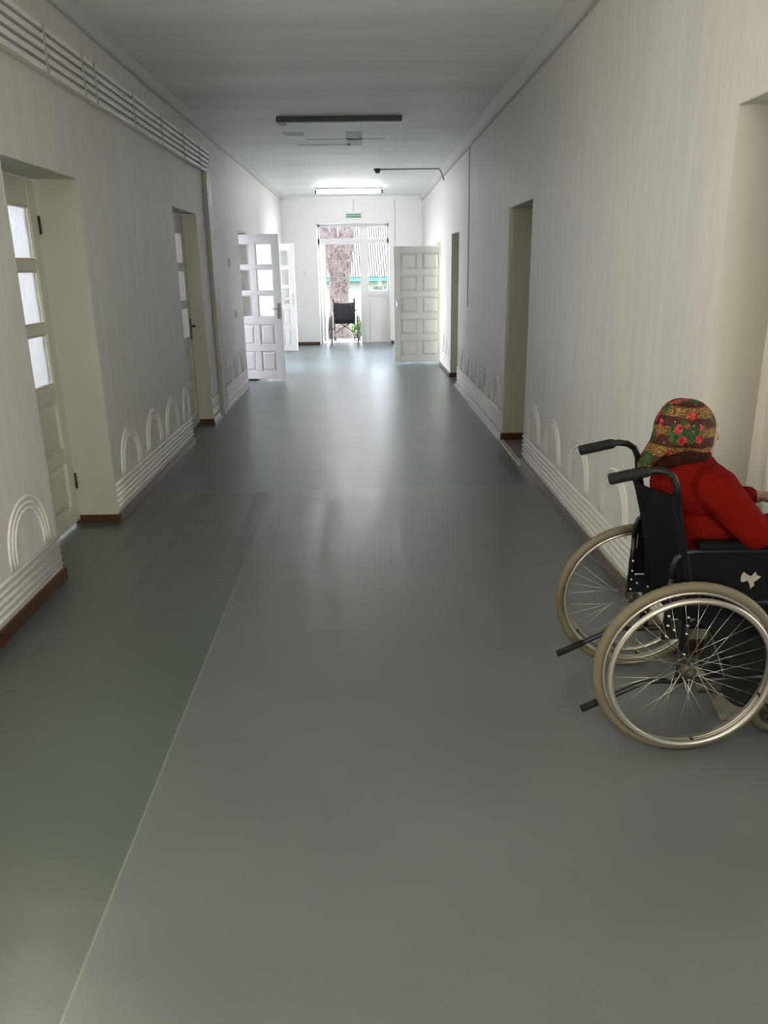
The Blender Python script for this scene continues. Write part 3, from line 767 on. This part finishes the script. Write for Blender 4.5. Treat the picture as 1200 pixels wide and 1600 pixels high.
def wheelchair(name, label, fine=True, fm='black_paint', um='black_fabric', tyre_m='tyre', rim_m='rim_alloy', caster_turn=(0, 0), group=None, gap=.197):
    root = empty(name, label=label, cat='wheelchair')
    for s_ in (-1, 1): wheel(root, s_, fine, tyre_m, rim_m)
    for s_ in (-1, 1):
        y = gap * s_; tr = .0115
        f = MB()
        # back cane
        f.tube([(-.052, y, .86), (-.040, y, .80), (-.012, y, .68), (.018, y, .56), (.022, y, .40), (.022, y, .21)], tr, 12)
        # second upright with axle plate
        f.tube([(-.042, y, .40), (-.042, y, .59)], .010, 12)
        f.box(-.056, .036, y - .004 * s_ - .003, y + .003, .36, .43); f.box(-.054, -.030, y - .003, y + .003, .36, .50); f.box(.006, .038, y - .003, y + .003, .20, .36)
        f.box(-.052, .03, y - .004, y + .004, .50, .535)
        # seat rail, lower rail, front upright
        f.tube([(.02, y, .485), (.40, y, .495)], tr, 12)
        f.tube([(-.02, y, .205), (.40, y, .218)], tr, 12)
        f.tube([(.38, y, .21), (.38, y, .49)], tr, 12)
        f.tube([(.36, y, .49), (.43, y, .48), (.48, y, .42), (.56, y, .22), (.585, y, .15)], .010, 12)
        f.obj('side_frame', fm, root)
        if fine:
            for (bx, bz) in ((-.042, .415), (-.042, .375), (.022, .415), (.022, .385), (.022, .445), (-.02, .40), (-.042, .45), (-.042, .49), (.022, .31), (.022, .28), (.022, .25)):
                MB().cyl((bx, y - .016, bz), (bx, y + .016, bz), .0042, 10).obj('bolt', 'spoke_steel', root)
        a = MB()
        pts = [(-.042, y, .58), (-.042, y, .625), (-.030, y, .652), (-.005, y, .668), (.03, y, .672), (.36, y, .672), (.385, y, .660), (.395, y, .63), (.395, y, .47)]
        a.tube(pts, .0105, 12); ar = a.obj('armrest', fm, root)
        p = MB(); p.box(.03, .38, y - .028, y + .028, .682, .706); p.obj('arm_pad', 'black_fabric', ar, .010)
        sk = MB(); sk.box(-.030, .39, y - .003, y + .003, .435, .672); so = sk.obj('side_panel', um, root, .004)
        if fine and s_ < 0:
            c0 = Vector((.21, y - .0045, .575)); pp = [(-.03, .012), (-.024, .026), (-.010, .016), (.002, .010), (.014, .026), (.020, .014), (.034, .008), (.022, -.004), (.012, -.010), (.016, -.022), (.004, -.034), (.000, -.018), (-.008, -.004), (-.020, -.010), (-.030, -.008)]
            cv = MB(); n_ = len(pp)
            cv.add([(c0.x + u, c0.y, c0.z + v) for u, v in pp] + [(c0.x + u, c0.y + .003, c0.z + v) for u, v in pp], [tuple(range(n_)), tuple(range(2 * n_ - 1, n_ - 1, -1))] + [(i, i + n_, (i + 1) % n_ + n_, (i + 1) % n_) for i in range(n_)])
            tag(cv.obj('torn_patch', 'foam_white', so), label='torn patch showing pale foam on the black side panel')
        hd = MB(); hd.tube([(-.052, y, .85), (-.056, y, .89), (-.072, y, .922), (-.098, y, .938), (-.13, y, .942), (-.16, y, .937), (-.24, y, .922)], tr, 14)
        ho = hd.obj('push_handle', fm, root)
        gp = MB(); gl = [(-.145, y, .940), (-.155, y, .938), (-.20, y, .9295), (-.262, y, .9155), (-.268, y, .914)]
        gp.tube(gl, [.0155, .0175, .0165, .0175, .0165], 16)
        if fine:
            for i in range(12):
                f_ = i / 11; c = Vector((-.155, y, .938)).lerp(Vector((-.262, y, .9155)), f_); d_ = Vector((-.107, 0, -.0225)).normalized() * .0022
                gp.tube([c - d_, c + d_], .0187, 14)
        gp.obj('grip', 'rubber_grip', ho)
        tp = MB(); tp.tube([(.02, y, .205), (-.06, y, .205), (-.10, y, .198), (-.135, y, .182), (-.20, y, .150), (-.27, y, .118)], .0095, 12)
        to = tp.obj('tipping_lever', fm, root)
        MB().tube([(-.205, y, .148), (-.305, y, .098)], .0125, 12).obj('rubber_tip', 'rubber_grip', to)
        # caster
        ct = empty  # (kept simple: caster is a mesh part with a tyre)
        cx, cz = .40, .085
        cf = MB(); cf.cyl((0, 0, .19), (0, 0, .26), .014, 14); cf.box(-.02, .02, -.024, .024, .178, .192)
        for q in (-1, 1): cf.tube([(0, q * .022, .185), (-.03, q * .022, .12), (-.04, q * .022, cz)], .006, 8)
        cf.cyl((-.04, -.026, cz), (-.04, .026, cz), .006, 8)
        co = cf.obj('caster', fm, root); co.location = (cx, y, 0); co.rotation_euler = (0, 0, caster_turn[0 if s_ < 0 else 1])
        cw = MB(); cw.torus((-.04, 0, cz), .070, .0145, 'y', 32, 10)
        cw.obj('caster_tyre', tyre_m if fine else 'tyre_grey', co)
        cw = MB(); cw.cyl((-.04, -.010, cz), (-.04, .010, cz), .016, 16)
        for q in range(5):
            a_ = 2 * PI * q / 5; cw.tube([(-.04, 0, cz), (-.04 + .06 * math.cos(a_), 0, cz + .06 * math.sin(a_))], .006, 6)
        cw.obj('caster_spokes', 'hub', co)
        fp = MB(); fp.box(.55, .70, y - .09 * (1 if s_ > 0 else 0) - .005, y + .09 * (1 if s_ < 0 else 0) + .005, .145, .157)
        fp.obj('footplate', fm, root, .004)
    # cross brace
    cb = MB(); cb.tube([(.17, -gap, .215), (.17, gap, .485)], .010, 10); cb.tube([(.19, gap, .215), (.19, -gap, .485)], .010, 10); cb.cyl((.15, 0, .35), (.21, 0, .35), .008, 10)
    cb.obj('cross_brace', fm, root)
    # slung seat and back
    st = MB(); R_ = []
    for i in range(13):
        y = -gap + 2 * gap * i / 12; s_ = .03 * (1 - (y / gap) ** 2)
        R_.append([(.03, y, .497 - s_), (.41, y, .507 - s_), (.41, y, .517 - s_), (.03, y, .507 - s_)])
    st.rings(R_); st.obj('seat', um, root)
    bk = MB(); R_ = []; n_ = 16
    for i in range(n_ + 1):
        u = i / n_; y = -gap - .012 + (2 * gap + .024) * u; sag = .035 * (1 - (2 * u - 1) ** 2)
        topz = .862 - .055 * u if fine else .87 - .02 * math.sin(PI * u)
        prof = [(-.052, topz), (-.040, .78), (-.012, .68), (.012, .57), (.026, .42)]
        out = [(x - .014 - sag * (1 if j < 4 else .6), z) for j, (x, z) in enumerate(prof)]
        inn = [(x + .004 - sag * (1 if j < 4 else .6), z) for j, (x, z) in enumerate(prof)][::-1]
        R_.append([(x, y, z) for x, z in out + inn])
    bk.rings(R_); bk.obj('backrest', um, root)
    return root
ch = wheelchair('wheelchair', 'black wheelchair with beige tyres carrying the person in the red jacket')
ch.location = (1.03, 2.465, 0); ch.rotation_euler = (0, 0, math.radians(-2))
c2 = wheelchair('wheelchair', 'empty folding wheelchair standing in the bright far doorway', fine=False, fm='chair_steel', um='charcoal_fabric', tyre_m='tyre_grey', rim_m='chair_steel', caster_turn=(1.1, .15), gap=.222)
c2.location = (-.395, 17.08, 0.0); c2.rotation_euler = (0, 0, PI / 2)

# ------------------------------------------------------------------ the woman
def blob(mb, name, mat, parent, vox, smooth=4, label=None):
    o = mb.obj(name, mat, parent, smooth_all=True)
    r = o.modifiers.new('remesh', 'REMESH'); r.mode = 'VOXEL'; r.voxel_size = vox; r.use_smooth_shade = True
    s_ = o.modifiers.new('smooth', 'SMOOTH'); s_.iterations = smooth; s_.factor = .6
    if label: o['label'] = label
    return o
P0 = Vector((1.13, 2.46, 0))
per = empty('person', tuple(P0), label='hunched person in red jacket and floral headscarf sitting in the near wheelchair', cat='person')
def L(p): return tuple(Vector(p) - P0)
def E(mb, c, r, rot=None): mb.ell(L(c), r, 24, 16, rot)
body = MB(); yc = 2.46
E(body, (1.16, yc, .60), (.14, .16, .11)); E(body, (1.13, yc, .72), (.11, .145, .13)); E(body, (1.09, yc, .84), (.10, .15, .10))
body.caps([L((1.09, yc, .88)), L((1.085, yc, .95)), L((1.075, yc - .005, .985))], [.06, .052, .055])
E(body, (1.055, yc - .01, 1.035), (.088, .073, .092))                       # skull
E(body, (1.095, yc - .012, .985), (.055, .056, .065))                       # face and jaw
body.caps([L((1.146, yc - .014, 1.022)), L((1.158, yc - .014, 1.004))], [.008, .0115])   # nose
E(body, (1.128, yc - .014, 1.05), (.022, .045, .012)); E(body, (1.143, yc - .014, .979), (.010, .020, .005)); E(body, (1.141, yc - .014, .969), (.010, .018, .006))
E(body, (1.133, yc - .014, .945), (.018, .022, .016))                       # chin
for s_ in (-1, 1):
    E(body, (1.12, yc - .014 + s_ * .036, 1.005), (.02, .016, .018)); E(body, (1.055, yc - .01 + s_ * .074, 1.02), (.015, .008, .026))
    sh = (1.10, yc + s_ * .155, .875)
    if s_ < 0: el = (1.215, yc - .205, .735); wr = (1.335, yc - .185, .765)
    else: el = (1.20, yc + .20, .735); wr = (1.40, yc + .15, .745)
    body.caps([L(sh), L(el), L(wr)], [.048, .036, .026])
    w = Vector(wr); fwd = (Vector(wr) - Vector(el)).normalized()
    side = fwd.cross(Vector((0, 0, 1))).normalized(); upv = side.cross(fwd)
    palm = w + fwd * .05
    rot = Matrix((fwd, side, upv)).transposed()
    E(body, tuple(palm), (.050, .040, .017), rot)
    for q, ln in enumerate((.066, .074, .070, .056)):
        b0 = palm + fwd * .038 + side * (.028 - q * .0187)
        b1 = b0 + fwd * ln * .5 - upv * .008; b2 = b1 + fwd * ln * .25 - upv * .022; b3 = b2 - upv * .020
        body.caps([L(b0), L(b1), L(b2), L(b3)], [.0095, .009, .008, .007])
    b0 = palm - fwd * .018 + side * .032 * (1 if s_ < 0 else -1) * -1; b1 = b0 + fwd * .035 + side * .028 * (1 if s_ < 0 else -1) * -1; b2 = b1 + fwd * .028 - upv * .008
    body.caps([L(b0), L(b1), L(b2)], [.013, .0105, .009])
    hip = (1.17, yc + s_ * .085, .60); kn = (1.50, yc + s_ * .09, .585); an = (1.305, yc + s_ * .095, .125)
    body.caps([L(hip), L(kn), L(an), L((1.36, yc + s_ * .095, .06))], [.085, .062, .038, .035])
    E(body, (1.37, yc + s_ * .095, .05), (.095, .036, .030))
blob(body, 'body', 'skin', per, .0055, 2)
for s_ in (-1, 1):
    MB().ell(L((1.124, yc - .014 + s_ * .030, 1.028)), (.012, .013, .010), 14, 10).obj('eye', 'eye', per)
# jacket
jk = MB()
E(jk, (1.15, yc, .62), (.165, .185, .11)); E(jk, (1.13, yc, .73), (.145, .175, .13)); E(jk, (1.10, yc, .83), (.130, .185, .105)); E(jk, (1.075, yc, .885), (.100, .150, .060))
E(jk, (1.09, yc, .915), (.075, .09, .045))
for s_ in (-1, 1):
    E(jk, (1.105, yc + s_ * .15, .872), (.075, .065, .065))
    if s_ < 0: pts = [(1.11, yc - .155, .865), (1.165, yc - .185, .80), (1.225, yc - .208, .735), (1.285, yc - .198, .752), (1.325, yc - .187, .762)]
    else: pts = [(1.11, yc + .155, .865), (1.16, yc + .185, .80), (1.21, yc + .20, .735), (1.30, yc + .175, .74), (1.375, yc + .155, .745)]
    jk.caps([L(p) for p in pts], [.070, .062, .054, .046, .038])
blob(jk, 'jacket', 'red_knit', per, .007, 5)
# skirt
sk = MB()
E(sk, (1.18, yc, .57), (.17, .185, .095)); sk.caps([L((1.2, yc - .09, .58)), L((1.50, yc - .095, .575))], [.10, .085]); sk.caps([L((1.2, yc + .09, .58)), L((1.50, yc + .095, .575))], [.10, .085])
E(sk, (1.38, yc, .56), (.2, .17, .08))
sk.caps([L((1.49, yc - .09, .55)), L((1.40, yc - .10, .34)), L((1.305, yc - .10, .105))], [.085, .08, .060]); sk.caps([L((1.49, yc + .09, .55)), L((1.40, yc + .10, .34)), L((1.305, yc + .10, .105))], [.085, .08, .060])
E(sk, (1.42, yc, .38), (.09, .17, .17)); E(sk, (1.28, yc, .42), (.15, .165, .13)); E(sk, (1.34, yc, .28), (.09, .16, .12))
blob(sk, 'skirt', 'dark_skirt', per, .009, 4)
for s_ in (-1, 1):
    sp = MB(); y = yc + s_ * .095
    E(sp, (1.275, y, .045), (.055, .042, .045)); E(sp, (1.34, y, .042), (.085, .043, .036)); E(sp, (1.41, y, .036), (.060, .046, .032)); sp.box(*[a - b for a, b in zip((1.235, 1.45), (P0.x, P0.x))], y - .036 - P0.y, y + .036 - P0.y, .004, .02)
    blob(sp, 'slipper', 'slipper', per, .005, 3)
# headscarf: floral square over the head, tail hanging on the nape, dark wrap beneath
sc = MB(); hy = yc - .01
E(sc, (1.048, hy, 1.035), (.100, .088, .098)); E(sc, (1.03, hy, 1.065), (.070, .066, .070)); E(sc, (1.075, hy, 1.005), (.070, .082, .080))
E(sc, (.995, hy, .995), (.050, .070, .065))
def slab(mb, rows):                                        # rows of (x, y half width, z, thickness)
    R_ = []
    for (x, hw, z, th, yo) in rows:
        ring = []
        for k in range(20):
            a = 2 * PI * k / 20
            ring.append(L((x + th * math.sin(a) - .012 * math.cos(a) ** 2 * -1, hy + yo + hw * math.cos(a), z + .0 * math.sin(a))))
        R_.append(ring)
    mb.rings(R_)
slab(sc, [(1.00, .070, 1.03, .03, 0), (.965, .068, .985, .026, -.002), (.935, .060, .945, .02, -.005), (.915, .042, .915, .014, -.010), (.906, .016, .897, .009, -.012)])
blob(sc, 'headscarf', 'floral_scarf', per, .005, 4)
wp = MB()
E(wp, (1.065, hy, .955), (.075, .078, .05)); E(wp, (1.02, hy, .945), (.072, .072, .040)); E(wp, (1.105, hy, .950), (.038, .055, .030)); E(wp, (.975, hy, .925), (.045, .055, .028))
blob(wp, 'scarf_wrap', 'scarf_brown', per, .005, 4, 'dark brown lower fold of the headscarf')
